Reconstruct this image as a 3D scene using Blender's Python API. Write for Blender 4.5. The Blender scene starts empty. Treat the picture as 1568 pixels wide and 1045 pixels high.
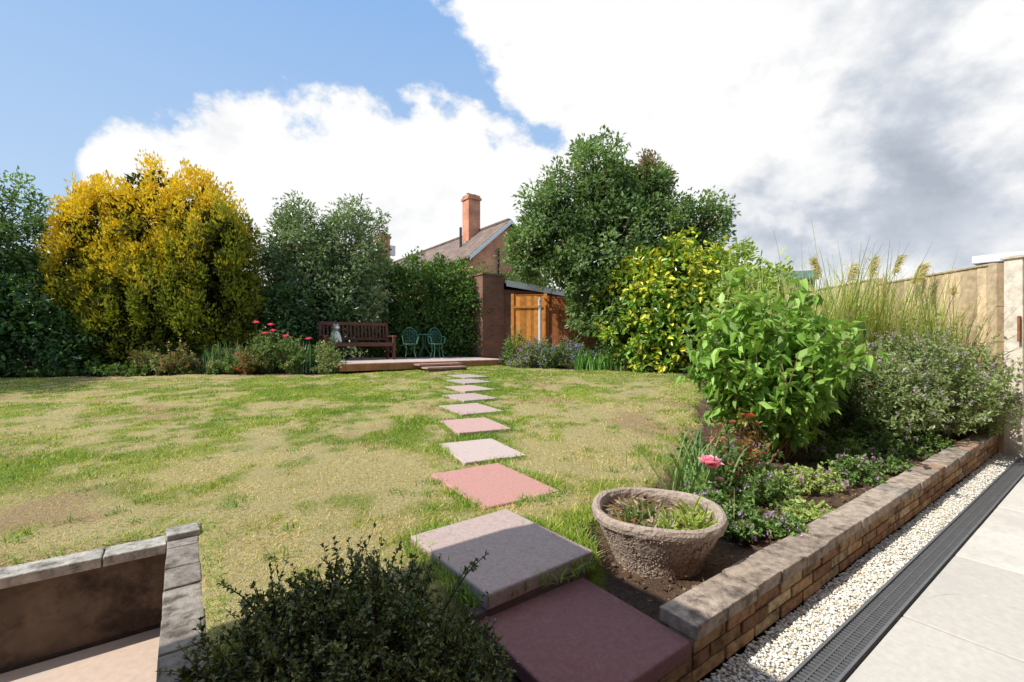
import bpy, math
import numpy as np
rng=np.random.default_rng(11)
PHI=math.atan2(.723,1.0); CU,SU=math.cos(PHI),math.sin(PHI)
def ST(s,t): return s*CU-t*SU, s*SU+t*CU          # garden frame -> world
def toST(x,y): return x*CU+y*SU, -x*SU+y*CU
scene=bpy.context.scene
scene.view_settings.view_transform='Standard'; scene.view_settings.look='None'
scene.view_settings.exposure=0
# ---------------------------------------------------------------- noise
LAT=rng.random((8,256,256))
def vnoise(x,y,sc,k=0):
    x=np.asarray(x)*sc+57.3; y=np.asarray(y)*sc+91.7
    xi=np.floor(x).astype(int); yi=np.floor(y).astype(int); fx=x-xi; fy=y-yi
    fx=fx*fx*(3-2*fx); fy=fy*fy*(3-2*fy); L=LAT[k]
    a=L[xi%256,yi%256]; b=L[(xi+1)%256,yi%256]; c=L[xi%256,(yi+1)%256]; d=L[(xi+1)%256,(yi+1)%256]
    return (a*(1-fx)+b*fx)*(1-fy)+(c*(1-fx)+d*fx)*fy
def fbm(x,y,sc,k=0,o=4):
    r=0;a=1;t=0
    for i in range(o):
        r=r+a*vnoise(x,y,sc*2**i,(k+i)%8); t+=a; a*=.55
    return r/t
def sstep(x,a,b):
    t=np.clip((x-a)/(b-a),0,1); return t*t*(3-2*t)
# ---------------------------------------------------------------- mesh builder
class MB:
    def __init__(s): s.v=[];s.f=[];s.m=[];s.c=[];s.n=0;s.R=np.eye(3);s.o=np.zeros(3)
    def place(s,o,rz=0,sc=1.0):
        c,q=math.cos(rz),math.sin(rz); s.R=np.array([[c,-q,0],[q,c,0],[0,0,1]])*sc; s.o=np.array(o,float)
    def add(s,V,F,mat=0,col=(.5,.5,.5)):
        V=np.asarray(V,float).reshape(-1,3); F=np.asarray(F,int)
        if len(V)==0: return
        V=V@s.R.T+s.o
        s.v.append(V); s.f.append(F+s.n); s.m.append(np.full(len(F),mat)); s.n+=len(V)
        s.c.append(np.broadcast_to(np.asarray(col,float),(len(V),3)))
    def box(s,c,size,rz=0,mat=0,col=(.5,.5,.5),rx=0,ry=0):
        h=np.array(size)/2
        V=np.array([[x,y,z] for z in(-1,1) for y in(-1,1) for x in(-1,1)])*h
        if rx: a=np.array([[1,0,0],[0,math.cos(rx),-math.sin(rx)],[0,math.sin(rx),math.cos(rx)]]); V=V@a.T
        if ry: a=np.array([[math.cos(ry),0,math.sin(ry)],[0,1,0],[-math.sin(ry),0,math.cos(ry)]]); V=V@a.T
        if rz: a=np.array([[math.cos(rz),-math.sin(rz),0],[math.sin(rz),math.cos(rz),0],[0,0,1]]); V=V@a.T
        s.add(V+np.array(c),[[0,2,3,1],[4,5,7,6],[0,1,5,4],[2,6,7,3],[0,4,6,2],[1,3,7,5]],mat,col)
    def tubes(s,P,r,k=6,mat=0,col=(.3,.2,.1)):
        P=np.asarray(P,float)
        if P.ndim==2: P=P[None]
        n,m,_=P.shape; r=np.broadcast_to(np.asarray(r,float),(n,m))
        T=np.gradient(P,axis=1); T/=np.linalg.norm(T,axis=2,keepdims=True)+1e-9
        A=np.cross(T,np.array([.31,.87,.38])); A/=np.linalg.norm(A,axis=2,keepdims=True)+1e-9
        B=np.cross(T,A); an=np.arange(k)*2*math.pi/k
        V=P[:,:,None]+r[:,:,None,None]*(A[:,:,None]*np.cos(an)[:,None]+B[:,:,None]*np.sin(an)[:,None])
        idx=np.arange(n*m*k).reshape(n,m,k); a=idx[:,:-1];b=idx[:,1:]
        F=np.stack([a,np.roll(a,-1,2),np.roll(b,-1,2),b],-1).reshape(-1,4)
        c=np.asarray(col,float)
        if c.ndim==2: c=np.repeat(c,m*k,0)
        s.add(V.reshape(-1,3),F,mat,c)
    def lathe(s,c,prof,k=24,mat=0,col=(.5,.5,.5),sq=(1,1)):
        prof=np.array(prof); an=np.arange(k)*2*math.pi/k; m=len(prof)
        V=np.stack([prof[:,0,None]*np.cos(an)*sq[0],prof[:,0,None]*np.sin(an)*sq[1],np.repeat(prof[:,1,None],k,1)],-1)+np.array(c)
        idx=np.arange(m*k).reshape(m,k);a=idx[:-1];b=idx[1:]
        F=np.stack([a,np.roll(a,-1,1),np.roll(b,-1,1),b],-1).reshape(-1,4)
        s.add(V.reshape(-1,3),F,mat,col)
    def ell(s,c,r,mat=0,col=(.5,.5,.5),k=12):
        th=np.linspace(0.02,math.pi-.02,k//2+2)
        an=np.arange(k)*2*math.pi/k
        V=np.stack([np.sin(th)[:,None]*np.cos(an)*r[0],np.sin(th)[:,None]*np.sin(an)*r[1],-np.cos(th)[:,None]*r[2]+0*an],-1)+np.array(c)
        m=len(th);idx=np.arange(m*k).reshape(m,k);a=idx[:-1];b=idx[1:]
        s.add(V.reshape(-1,3),np.stack([a,np.roll(a,-1,1),np.roll(b,-1,1),b],-1).reshape(-1,4),mat,col)
    def leaves(s,P,D,N,L,W,col,mat=0,kind=4,curl=.15):
        n=len(P)
        if n==0:return
        L=np.broadcast_to(np.asarray(L,float),(n,))[:,None]; W=np.broadcast_to(np.asarray(W,float),(n,))[:,None]
        D=D/(np.linalg.norm(D,axis=1,keepdims=True)+1e-9)
        S=np.cross(D,N); S/=np.linalg.norm(S,axis=1,keepdims=True)+1e-9
        N=np.cross(S,D)
        tip=P+D*L-N*L*curl*rng.random((n,1))*1.6
        if kind==4:
            m=P+D*L*.45+N*W*.18
            V=np.stack([P,m+S*W*.5,tip,m-S*W*.5],1); F=np.array([[0,1,2],[0,2,3]])
        else:
            a=P+D*L*.25+N*W*.16; b=P+D*L*.62+N*W*.12-N*L*curl*.3
            V=np.stack([P,a+S*W*.42,b+S*W*.42,tip,b-S*W*.42,a-S*W*.42],1); F=np.array([[0,1,2,3],[0,3,4,5]])
        k=V.shape[1]
        F=(F[None]+(np.arange(n)*k)[:,None,None]).reshape(-1,F.shape[1])
        s.add(V.reshape(-1,3),F,mat,np.repeat(np.broadcast_to(col,(n,3)),k,0))
    def build(s,name,mats,rot=False,smooth=False,bevel=0):
        V=np.concatenate(s.v); C=np.concatenate(s.c); M=np.concatenate(s.m)
        me=bpy.data.meshes.new(name); me.vertices.add(len(V)); me.vertices.foreach_set('co',V.ravel())
        li=np.concatenate([f.ravel() for f in s.f]); ct=np.concatenate([np.full(len(f),f.shape[1]) for f in s.f])
        me.loops.add(len(li)); me.loops.foreach_set('vertex_index',li.astype(np.int32))
        me.polygons.add(len(ct)); st=np.concatenate([[0],np.cumsum(ct)[:-1]])
        me.polygons.foreach_set('loop_start',st.astype(np.int32))
        me.polygons.foreach_set('material_index',M.astype(np.int32))
        me.polygons.foreach_set('use_smooth',np.full(len(ct),bool(smooth)))
        me.update(calc_edges=True)
        a=me.color_attributes.new('Col','FLOAT_COLOR','POINT')
        a.data.foreach_set('color',np.concatenate([C,np.ones((len(C),1))],1).ravel())
        for m in mats: me.materials.append(m)
        o=bpy.data.objects.new(name,me); scene.collection.objects.link(o)
        if rot: o.rotation_euler[2]=PHI
        if bevel:
            b=o.modifiers.new('bev','BEVEL'); b.width=bevel; b.segments=2; b.limit_method='ANGLE'
        return o
# ---------------------------------------------------------------- materials
def newmat(name):
    m=bpy.data.materials.new(name); m.use_nodes=True; nt=m.node_tree; nt.nodes.clear()
    return m,nt,nt.nodes,nt.links
def leafmat(name,tr=.3,rough=.45,spec=.4,gain=1.3,tint=(1.3,1.35,.55,1)):
    m,nt,N,L=newmat(name)
    o=N.new('ShaderNodeOutputMaterial'); a=N.new('ShaderNodeAttribute'); a.attribute_name='Col'
    sc=N.new('ShaderNodeVectorMath'); sc.operation='SCALE'; sc.inputs['Scale'].default_value=gain; L.new(a.outputs['Color'],sc.inputs[0])
    p=N.new('ShaderNodeBsdfPrincipled'); p.inputs['Roughness'].default_value=rough; p.inputs['Specular IOR Level'].default_value=spec
    t=N.new('ShaderNodeBsdfTranslucent'); mx=N.new('ShaderNodeMixShader'); mx.inputs[0].default_value=tr
    g=N.new('ShaderNodeMix'); g.data_type='RGBA'; g.blend_type='MULTIPLY'; g.inputs[0].default_value=1; g.inputs[7].default_value=tint
    L.new(sc.outputs[0],p.inputs['Base Color']); L.new(sc.outputs[0],g.inputs[6]); L.new(g.outputs[2],t.inputs[0])
    L.new(p.outputs[0],mx.inputs[1]); L.new(t.outputs[0],mx.inputs[2]); L.new(mx.outputs[0],o.inputs[0]); return m
def vmat(name,rough=.85,var=.35,sc=25,bump=.4,bsc=120,spec=.25,stain=None,bdist=.004,metal=0):
    m,nt,N,L=newmat(name)
    o=N.new('ShaderNodeOutputMaterial'); a=N.new('ShaderNodeAttribute'); a.attribute_name='Col'
    p=N.new('ShaderNodeBsdfPrincipled'); p.inputs['Roughness'].default_value=rough; p.inputs['Specular IOR Level'].default_value=spec
    p.inputs['Metallic'].default_value=metal
    tc=N.new('ShaderNodeTexCoord')
    n1=N.new('ShaderNodeTexNoise'); n1.inputs['Scale'].default_value=sc; n1.inputs['Detail'].default_value=8; n1.inputs['Roughness'].default_value=.65
    L.new(tc.outputs['Object'],n1.inputs['Vector'])
    mr=N.new('ShaderNodeMapRange'); mr.inputs[1].default_value=.3; mr.inputs[2].default_value=.7; mr.inputs[3].default_value=1-var; mr.inputs[4].default_value=1+var
    L.new(n1.outputs[0],mr.inputs[0])
    g=N.new('ShaderNodeVectorMath'); g.operation='SCALE'; L.new(a.outputs['Color'],g.inputs[0]); L.new(mr.outputs[0],g.inputs['Scale'])
    col=g.outputs[0]
    if stain:
        n3=N.new('ShaderNodeTexNoise'); n3.inputs['Scale'].default_value=stain[0]; n3.inputs['Detail'].default_value=6; n3.inputs['Roughness'].default_value=.7
        L.new(tc.outputs['Object'],n3.inputs['Vector'])
        r3=N.new('ShaderNodeMapRange'); r3.inputs[1].default_value=stain[2]; r3.inputs[2].default_value=stain[2]+.15; r3.inputs[3].default_value=0; r3.inputs[4].default_value=stain[3]
        L.new(n3.outputs[0],r3.inputs[0])
        mx=N.new('ShaderNodeMix'); mx.data_type='RGBA'; L.new(r3.outputs[0],mx.inputs[0]); L.new(col,mx.inputs[6]); mx.inputs[7].default_value=(*stain[1],1); col=mx.outputs[2]
    L.new(col,p.inputs['Base Color'])
    n2=N.new('ShaderNodeTexNoise'); n2.inputs['Scale'].default_value=bsc; n2.inputs['Detail'].default_value=6; L.new(tc.outputs['Object'],n2.inputs['Vector'])
    b=N.new('ShaderNodeBump'); b.inputs['Strength'].default_value=bump; b.inputs['Distance'].default_value=bdist
    L.new(n2.outputs[0],b.inputs['Height']); L.new(b.outputs[0],p.inputs['Normal']); L.new(p.outputs[0],o.inputs[0]); return m
def brickmat(name,c1,c2,mortar,bw=.22,bh=.075,roof=False):
    m,nt,N,L=newmat(name)
    o=N.new('ShaderNodeOutputMaterial'); p=N.new('ShaderNodeBsdfPrincipled'); p.inputs['Roughness'].default_value=.9; p.inputs['Specular IOR Level'].default_value=.2
    tc=N.new('ShaderNodeTexCoord'); sx=N.new('ShaderNodeSeparateXYZ'); L.new(tc.outputs['Object'],sx.inputs[0])
    cx=N.new('ShaderNodeCombineXYZ')
    if roof: L.new(sx.outputs[1],cx.inputs[0])
    else:
        ad=N.new('ShaderNodeMath'); L.new(sx.outputs[0],ad.inputs[0]); L.new(sx.outputs[1],ad.inputs[1]); L.new(ad.outputs[0],cx.inputs[0])
    L.new(sx.outputs[2],cx.inputs[1])
    b=N.new('ShaderNodeTexBrick'); b.inputs['Scale'].default_value=1; b.inputs['Brick Width'].default_value=bw; b.inputs['Row Height'].default_value=bh
    b.inputs['Mortar Size'].default_value=.008 if not roof else .02; b.inputs['Color1'].default_value=(*c1,1); b.inputs['Color2'].default_value=(*c2,1); b.inputs['Mortar'].default_value=(*mortar,1)
    L.new(cx.outputs[0],b.inputs['Vector'])
    n=N.new('ShaderNodeTexNoise'); n.inputs['Scale'].default_value=1.5; n.inputs['Detail'].default_value=8; L.new(tc.outputs['Object'],n.inputs['Vector'])
    mr=N.new('ShaderNodeMapRange'); mr.inputs[1].default_value=.3; mr.inputs[2].default_value=.7; mr.inputs[3].default_value=.7; mr.inputs[4].default_value=1.25; L.new(n.outputs[0],mr.inputs[0])
    g=N.new('ShaderNodeVectorMath'); g.operation='SCALE'; L.new(b.outputs[0],g.inputs[0]); L.new(mr.outputs[0],g.inputs['Scale'])
    L.new(g.outputs[0],p.inputs['Base Color']); L.new(p.outputs[0],o.inputs[0])
    bp=N.new('ShaderNodeBump'); bp.inputs['Strength'].default_value=.6; bp.inputs['Distance'].default_value=.01; bp.invert=True; L.new(b.outputs['Fac'],bp.inputs['Height']); L.new(bp.outputs[0],p.inputs['Normal'])
    return m
M_leaf=leafmat('leaf',.33); M_gloss=leafmat('leaf_glossy',.22,.28,.6); M_con=leafmat('conifer_foliage',.3,.8,.1,1.12)
M_grass=leafmat('grass_blades',.35,.6,.2,1.5); M_petal=leafmat('petals',.35,.6,.2,1.1,(1.1,1,1,1))
M_bark=vmat('bark',.95,.4,30,.8,60)
M_ground=vmat('lawn_ground',.98,.4,45,.9,140,.05,bdist=.02)
M_brick=vmat('wall_bricks',.92,.4,22,.8,150,.12,stain=(12,(.06,.048,.035),.50,.75),bdist=.006)
M_stone=vmat('slab_concrete',.9,.18,70,.6,300,.2,stain=(14,(.30,.24,.21),.58,.5),bdist=.004)
M_patio=vmat('patio_paving',.85,.10,30,.3,220,.25,stain=(3,(.50,.47,.42),.50,.5),bdist=.002)
M_wood=vmat('weathered_wood',.8,.25,8,.5,60,.2)
M_fence=vmat('fence_wood',.85,.3,14,.5,60,.15,stain=(5,(.36,.27,.18),.52,.5))
M_paint=vmat('painted_metal',.4,.15,20,.1,60,.5)
M_white=vmat('white_paint',.6,.06,5,.1,30,.3)
M_gravel=vmat('white_gravel',.85,.12,40,.3,200,.2)
M_plast=vmat('plain_matte',.6,.15,40,.2,200,.3)

# ---------------------------------------------------------------- terrain height
def gz(x,y):
    y=np.asarray(y,float)
    return .2+.21*np.clip((y-3.2)/6.8,0,1)+.03*np.clip((y-10),0,4)+(fbm(x,y,.9,3,3)-.5)*.03*np.clip((y-2)/3,0,1)
def pip(x,y,poly):
    x=np.asarray(x);y=np.asarray(y); ins=np.zeros(x.shape,bool); n=len(poly)
    for i in range(n):
        x1,y1=poly[i];x2,y2=poly[(i+1)%n]
        if y1==y2: continue
        ins^=((y1>y)!=(y2>y))&(x<(x2-x1)*(y-y1)/(y2-y1)+x1)
    return ins
BED_R=[(.22,1.2),(.30,1.72),(.40,2.30),(.75,2.75),(1.05,3.15),(1.5,3.9),(2.0,5),(2.7,6.5),(3.4,8.3),(3.7,9.9),(2.8,10.5),(1.5,11.0),(.2,11.6),(-.3,12.1),(-.2,15),(9,17),(12,9),(7,3),(1,.9)]
BED_L=[(-30,8.3),(-12,8.8),(-10,9.15),(-8,9.5),(-6.9,9.9),(-5.2,9.75),(-4.2,9.7),(-3.7,9.95),(-3.4,10.3),(-1,12.4),(0,16),(0,30),(-30,30)]
BED_F=[(-.72,1.38),(-.42,1.55),(-.15,1.55),(.05,1.7),(.35,1.8),(.6,1.4),(.2,.6),(-.9,.6),(-.95,1.1)]
def soil(x,y):
    j=(fbm(x,y,5,1,3)-.5)*.35*np.clip(y/5,.25,1); k=(fbm(x,y,5,5,3)-.5)*.35*np.clip(y/5,.25,1)
    return pip(x+j,y+k,BED_R)|pip(x+j,y+k,BED_L)|pip(x+j*.5,y+k*.5,BED_F)
EYE=1.13
SLABS=[(-.06,2.02,.555,.62,38,.235,(.47,.36,.32),.06),
 (-.13,2.96,.54,.74,33,0,(.52,.27,.23),.05),
 (-.27,3.80,.52,.70,26,0,(.58,.46,.41),.05),
 (-.40,4.72,.54,.74,24,0,(.54,.34,.30),.05),
 (-.52,5.66,.54,.74,30,0,(.52,.37,.33),.05),
 (-.62,6.60,.54,.76,32,0,(.50,.38,.34),.05),
 (-.72,7.52,.55,.78,34,0,(.50,.36,.31),.05),
 (-.82,8.42,.55,.78,34,0,(.48,.38,.34),.05),
 (-.92,9.32,.55,.78,35,0,(.48,.36,.32),.05)]
SLABS=[(a,b,c,d,e,(f if f else float(gz(a,b))+.008+.002*b),g,h) for (a,b,c,d,e,f,g,h) in SLABS]
def in_slab(x,y,mg=0):
    r=np.zeros(np.shape(x),bool)
    for (cx,cy,a,b,an,h,c,th) in SLABS:
        q=math.radians(an); u=(x-cx)*math.cos(q)+(y-cy)*math.sin(q); v=-(x-cx)*math.sin(q)+(y-cy)*math.cos(q)
        r|=(abs(u)<a/2+mg)&(abs(v)<b/2+mg)
    return r
def patch(x,y):   # straw amount 0..1
    a=fbm(x,y,.75,2,5); b=fbm(x,y,3.2,6,3); c=fbm(x,y,9,0,3); e=sstep(a*.40+b*.36+c*.24,.455,.585)
    for (px,py,r,w) in [(2.4,7.6,.9,.6),(1.2,5.6,.8,.45),(-1.0,3.1,.7,.5),(-2.7,2.8,.5,.7),(-1.1,2.2,.5,.65),(-6.5,9.0,1.6,.5),(-4.5,4.4,.8,.3),(-1.4,1.9,.4,.5),(.5,3.4,.5,.4),(-2.2,3.9,.9,.3),(2.0,9.2,.9,.4)]:
        e=e+w*np.exp(-((x-px)**2+((y-py)*1.0)**2)/r**2)*(.1+.8*b+.8*c)
    return np.clip(e,0,1)
G1=np.array([.12,.195,.026]);G2=np.array([.25,.295,.05]);STR=np.array([.50,.40,.20]);SOILC=np.array([.14,.09,.06])
def lawncol(x,y):
    p=patch(x,y)[...,None]; q=np.clip((fbm(x,y,1.6,4,3)[...,None]-.5)*1.6+.6,0,1)
    g=G1*(1-q)+G2*q; bare=sstep(fbm(x,y,1.3,7,4),.60,.70)[...,None]*p
    return (g*(1-p*.85)+STR*p*.85)*(1-bare*.6)+np.array([.34,.22,.13])*bare*.6

mb=MB()
R=600; mb.add([[-R,-R,-.30],[R,-R,-.30],[R,R,-.30],[-R,R,-.30]],[[0,1,2,3]],0,(.09,.12,.04))
mb.build('ground',[M_ground])
S_=np.arange(-225,163)*.08; T_=np.arange(.895,20,.08)
ss,tt=np.meshgrid(S_,T_,indexing='ij'); X,Y=ST(ss,tt); so=soil(X,Y)
low=(tt<1.50)&(ss>.08)&(ss<1.42)
Z=gz(X,Y)+ (fbm(X,Y,6,0,3)-.5)*.02
rb=pip(X,Y,BED_R); Z=Z-np.where(so,.02,0)-np.where(rb&(Y<6),.045,0)+np.where(so,(fbm(X,Y,9,2,3)-.5)*.06,0)
Z=np.where(low,.075,Z)
Z=np.where((tt<2.74)&(ss<.04),np.minimum(Z,.15),Z)
Z=np.where((ss<.04)&(tt<2.8),np.minimum(Z,.15),Z)
C=lawncol(X,Y)*.95
sc_=SOILC*(.6+.9*fbm(X,Y,7,6,3))[...,None]; C=np.where(so[...,None],sc_,C)
idx=np.arange(X.size).reshape(X.shape)
F=np.stack([idx[:-1,:-1],idx[1:,:-1],idx[1:,1:],idx[:-1,1:]],-1)
keep=~((ss[:-1,:-1]<-.03)&(tt[:-1,:-1]<2.70))
mb=MB(); mb.add(np.stack([X,Y,Z],-1).reshape(-1,3),F[keep].reshape(-1,4),0,C.reshape(-1,3))
mb.build('lawn',[M_ground],smooth=True)
# grass blades
n=430000
d=1.25+(rng.random(n)**1.15)*12; az=np.tan(np.radians(rng.uniform(-53,53,n)))
x=d*az*1.0; y=d.copy(); 
ok=(abs(x)<14); x=x[ok];y=y[ok]
s,t=toST(x,y)
ok=(~soil(x,y))&(~in_slab(x,y,-.01))&(t>.93)&((s>.065)|(t>2.78))&(~((t>10.15)&(s>2.9)))&(~((t<1.5)&(s>.1)&(s<1.42)))
x=x[ok];y=y[ok]; p=patch(x,y); ok=rng.random(len(x))>p*.6; x=x[ok];y=y[ok];p=p[ok]; n=len(x)
near=in_slab(x,y,.07)&(y<4)
hh=(.012+.026*rng.random(n))*(1-.5*p)*(.5+1.1*fbm(x,y,2,5,2))*np.where(near,1.5,1); ww=.0018+.0006*y
an=rng.random(n)*2*math.pi; P=np.stack([x,y,gz(x,y)-.004],-1)
sd=np.stack([np.cos(an),np.sin(an),0*an],-1)*ww[:,None]
ln=rng.normal(0,.6,(n,2))*hh[:,None]; tip=P+np.stack([ln[:,0],ln[:,1],hh],-1)
V=np.stack([P-sd,P+sd,tip],1).reshape(-1,3)
c=lawncol(x,y)*(rng.uniform(.5,1.55,n))[:,None]
dead=rng.random(n)<.08+.3*p; c=np.where(dead[:,None],STR*rng.uniform(.7,1.2,(n,1)),c)
mb=MB(); mb.add(V,np.arange(3*n).reshape(-1,3),0,np.repeat(c,3,0)); mb.build('lawn_grass',[M_grass])
def blades(mb,x,y,z,h,spread,w,col,mat=0,seg=4,droop=.6):
    n=len(x); an=rng.random(n)*2*math.pi; k=np.linspace(0,1,seg+1)
    sp=spread*rng.uniform(.2,1,n)*h; H=h*rng.uniform(.6,1.1,n)
    r=sp[:,None]*(k**1.6); zz=H[:,None]*(k-droop*.5*k**3*rng.uniform(.3,1.3,n)[:,None])
    P=np.stack([x[:,None]+np.cos(an)[:,None]*r,y[:,None]+np.sin(an)[:,None]*r,z[:,None]+zz],-1)
    wd=(w*np.clip(1.15-k**2,.05,1))[None,:,None]; sd=np.stack([-np.sin(an),np.cos(an),0*an],-1)[:,None]*wd
    V=np.stack([P-sd/2,P+sd/2],2).reshape(n,-1,3); m=seg+1
    F=np.array([[2*i,2*i+1,2*i+3,2*i+2] for i in range(seg)])
    F=(F[None]+(np.arange(n)*2*m)[:,None,None]).reshape(-1,4)
    mb.add(V.reshape(-1,3),F,mat,np.repeat(np.broadcast_to(col,(n,3)),2*m,0))
mb=MB()
x=rng.uniform(-2,2,150000); y=rng.uniform(1.6,10,150000)
ok=in_slab(x,y,.07)&~in_slab(x,y,-.015)&(rng.random(150000)<.75)&(fbm(x,y,3,2,2)>.38)&(~soil(x,y)); x=x[ok];y=y[ok]
c=np.array([.14,.23,.037])*rng.uniform(.6,1.5,(len(x),1)); blades(mb,x,y,gz(x,y)-.01,.04+.04*rng.random(len(x)),.9,.006,c,0,3)
m=520; cx=rng.uniform(-7,4,m); cy=rng.uniform(1.8,9,m); ok=~soil(cx,cy)&~in_slab(cx,cy,.05); s,t=toST(cx,cy); ok&=((s>.2)|(t>3)); cx=cx[ok];cy=cy[ok]
x=np.repeat(cx,26)+rng.normal(0,.035,len(cx)*26); y=np.repeat(cy,26)+rng.normal(0,.035,len(cx)*26); ok=~in_slab(x,y,.0);x=x[ok];y=y[ok]
c=np.array([.11,.20,.03])*rng.uniform(.6,1.5,(len(x),1)); blades(mb,x,y,gz(x,y)-.01,.035+.025*rng.random(len(x)),1.1,.0055,c,0,3)
t0=rng.uniform(2.78,2.9,1100); s0=rng.uniform(-3,.1,1100); x,y=ST(s0,t0); c=np.array([.17,.26,.045])*rng.uniform(.7,1.5,(len(x),1)); blades(mb,x,y,gz(x,y)-.02,.05+0*x,.9,.004,c,0,3)
t0=rng.uniform(1.3,2.8,700); s0=rng.uniform(.07,.14,700); x,y=ST(s0,t0); c=np.array([.17,.26,.045])*rng.uniform(.7,1.5,(len(x),1)); blades(mb,x,y,gz(x,y)-.02,.045+0*x,.9,.004,c,0,3)
mb.build('grass_tufts',[M_grass])
mb=MB(); n=14000
x=rng.uniform(-.2,5.5,n); y=1.3+5.5*rng.random(n)**1.3; s,t=toST(x,y)
ok=soil(x,y)&(t>1.03)&~in_slab(x,y,.0)&~((t<1.5)&(s>.1)&(s<1.42)); x=x[ok];y=y[ok]; n=len(x)
P=np.stack([x,y,gz(x,y)-.05+rng.random(n)*.012],-1); D=rng.normal(0,1,(n,3));D[:,2]*=.3;N=rng.normal(0,.4,(n,3));N[:,2]+=1
c=np.where(rng.random((n,1))<.35,np.array([.30,.20,.11]),np.array([.10,.06,.04]))*rng.uniform(.6,1.4,(n,1))
mb.leaves(P,D,N,rng.uniform(.012,.035,n),rng.uniform(.008,.02,n),c)
n=120; x=rng.uniform(.1,1.4,n);y=rng.uniform(1.7,3.2,n); s,t=toST(x,y); ok=soil(x,y)&(t>1.02)&~in_slab(x,y,.02); x=x[ok];y=y[ok]
for i in range(len(x)): mb.ell((x[i],y[i],gz(x[i],y[i])-.06),np.array([1,.8,.5])*rng.uniform(.005,.014),1,np.array([.22,.16,.11])*rng.uniform(.5,1.4),8)
mb.build('soil_debris',[M_leaf,M_stone])

# ---------------------------------------------------------------- path
mb=MB()
for i,(cx,cy,a,b,an,top,c,th) in enumerate(SLABS):
    mb.box((cx,cy,top-th/2),(a,b,th),math.radians(an),0,np.array(c)*rng.uniform(.95,1.05),rx=rng.uniform(-.008,.012))
mb.build('stepping_stone_path',[M_stone],bevel=.008)
mb=MB()
mb.box((1.09,1.135,.122),(.52,.55,.055),0,0,(.26,.125,.12)); mb.build('red_step_slab',[M_stone],rot=True,bevel=.008)
mb=MB(); mb.box((1.10,1.385,.125),(.56,.05,.10),0,0,(.16,.12,.10)); mb.build('step_riser',[M_stone],rot=True,bevel=.005)
# ---------------------------------------------------------------- brick retaining walls
def brickcol():
    k=rng.random()
    base=np.array([.40,.25,.13]) if k<.5 else (np.array([.31,.165,.09]) if k<.8 else np.array([.46,.34,.20]))
    return base*rng.uniform(.7,1.25)
mb=MB()
def courses(s0,s1,tf,z0,nc,dep=.10):
    for r in range(nc):
        z=z0+r*.051+.0225; s=s0-(.1 if r%2 else 0)
        while s<s1:
            a=max(s,s0);b=min(s+.2,s1)
            if b-a>.02: mb.box(((a+b)/2,tf+dep/2+rng.uniform(-.003,.003),z),(b-a-.007,dep,.0445),0,0,brickcol())
            s+=.207
courses(1.36,6.9,.863,-.005,3); mb.box((4.13,.923,.07),(5.52,.10,.15),0,0,(.20,.16,.12))
courses(.15,1.36,.863,-.055,3); mb.box((.76,.923,.02),(1.17,.10,.13),0,0,(.20,.16,.12))
s=1.36
while s<6.9:
    l=rng.uniform(.19,.24); k=rng.random(); c=np.array([.40,.32,.25]) if k<.6 else (np.array([.36,.235,.16]) if k<.78 else np.array([.29,.255,.21]))
    mb.box((s+l/2,.927+rng.uniform(-.004,.004),.171+rng.uniform(-.003,.003)),(l-.006,.145,.05),rng.uniform(-.015,.015),0,c*rng.uniform(.8,1.2),rx=rng.uniform(-.015,.015)); s+=l
mb.build('brick_retaining_wall',[M_brick],rot=True,bevel=.004)
mb=MB()
M_rend=vmat('rendered_wall',.9,.4,6,.5,90,.15,stain=(5,(.045,.034,.028),.5,.8),bdist=.006)
mb.box((-3.04,2.72,-.035),(6.0,.08,.36),0,1,(.17,.125,.092)); mb.box((-3.04,2.695,-.20),(6.0,.05,.03),0,0,(.07,.055,.045))
s=-6
while s<-.12:
    l=min(rng.uniform(.5,.75),-.06-s); mb.box((s+l/2,2.715,.166),(l-.006,.125,.045),0,0,np.array([.46,.43,.38])*rng.uniform(.8,1.1)); s+=l
mb.box((.0,2.74,.17),(.13,.12,.09),.05,0,(.36,.33,.29))
mb.box((.0,2.0,-.05),(.085,1.3,.38),0,1,(.13,.095,.07))
t=1.30
while t<2.66:
    l=rng.uniform(.17,.23); l=min(l,2.675-t)
    if l>.05: mb.box((.0,t+l/2,.165+rng.uniform(-.004,.004)),(.12,l-.008,.05),rng.uniform(-.02,.02),0,np.array([.38,.33,.28])*rng.uniform(.45,1.0))
    t+=l+.001
mb.build('sunken_patio_retaining_wall',[M_brick,M_rend],rot=True,bevel=.005)
mb=MB(); mb.box((-3.05,1.4,-.225),(6.1,2.7,.05),0,0,(.62,.47,.37)); mb.build('sunken_patio_floor',[M_patio],rot=True)
# ---------------------------------------------------------------- patio, drain, gravel
mb=MB()
mb.box((3.6,-1.9,-.068),(9.3,4.9,.06),0,0,(.14,.12,.10))
tt0=.583; row=0
while tt0>-4:
    w=.45 if row%2==0 else .6; s=-.9+(row%3)*.21
    while s<8.3:
        l=rng.choice([.6,.75,.9]); mb.box((s+l/2,tt0-w/2,-.018+rng.uniform(-.0015,.0015)),(l-.013,w-.013,.036),0,0,np.array([.66,.61,.54])*rng.uniform(.85,1.05)); s+=l
    tt0-=w; row+=1
mb.build('patio_paving',[M_patio],rot=True,bevel=.004)
mb=MB()
mb.box((4.2,.643,-.045),(8.4,.108,.05),0,0,(.025,.025,.027))
for e in(.592,.694): mb.box((4.2,e,-.009),(8.4,.010,.022),0,0,(.15,.15,.155))
for s in np.arange(0,8.3,.022): mb.box((s,.643,-.012),(.010,.09,.012),0,0,(.11,.11,.115))
for e in(.625,.661): mb.box((4.2,e,-.0105),(8.4,.006,.011),0,0,(.12,.12,.12))
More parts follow.
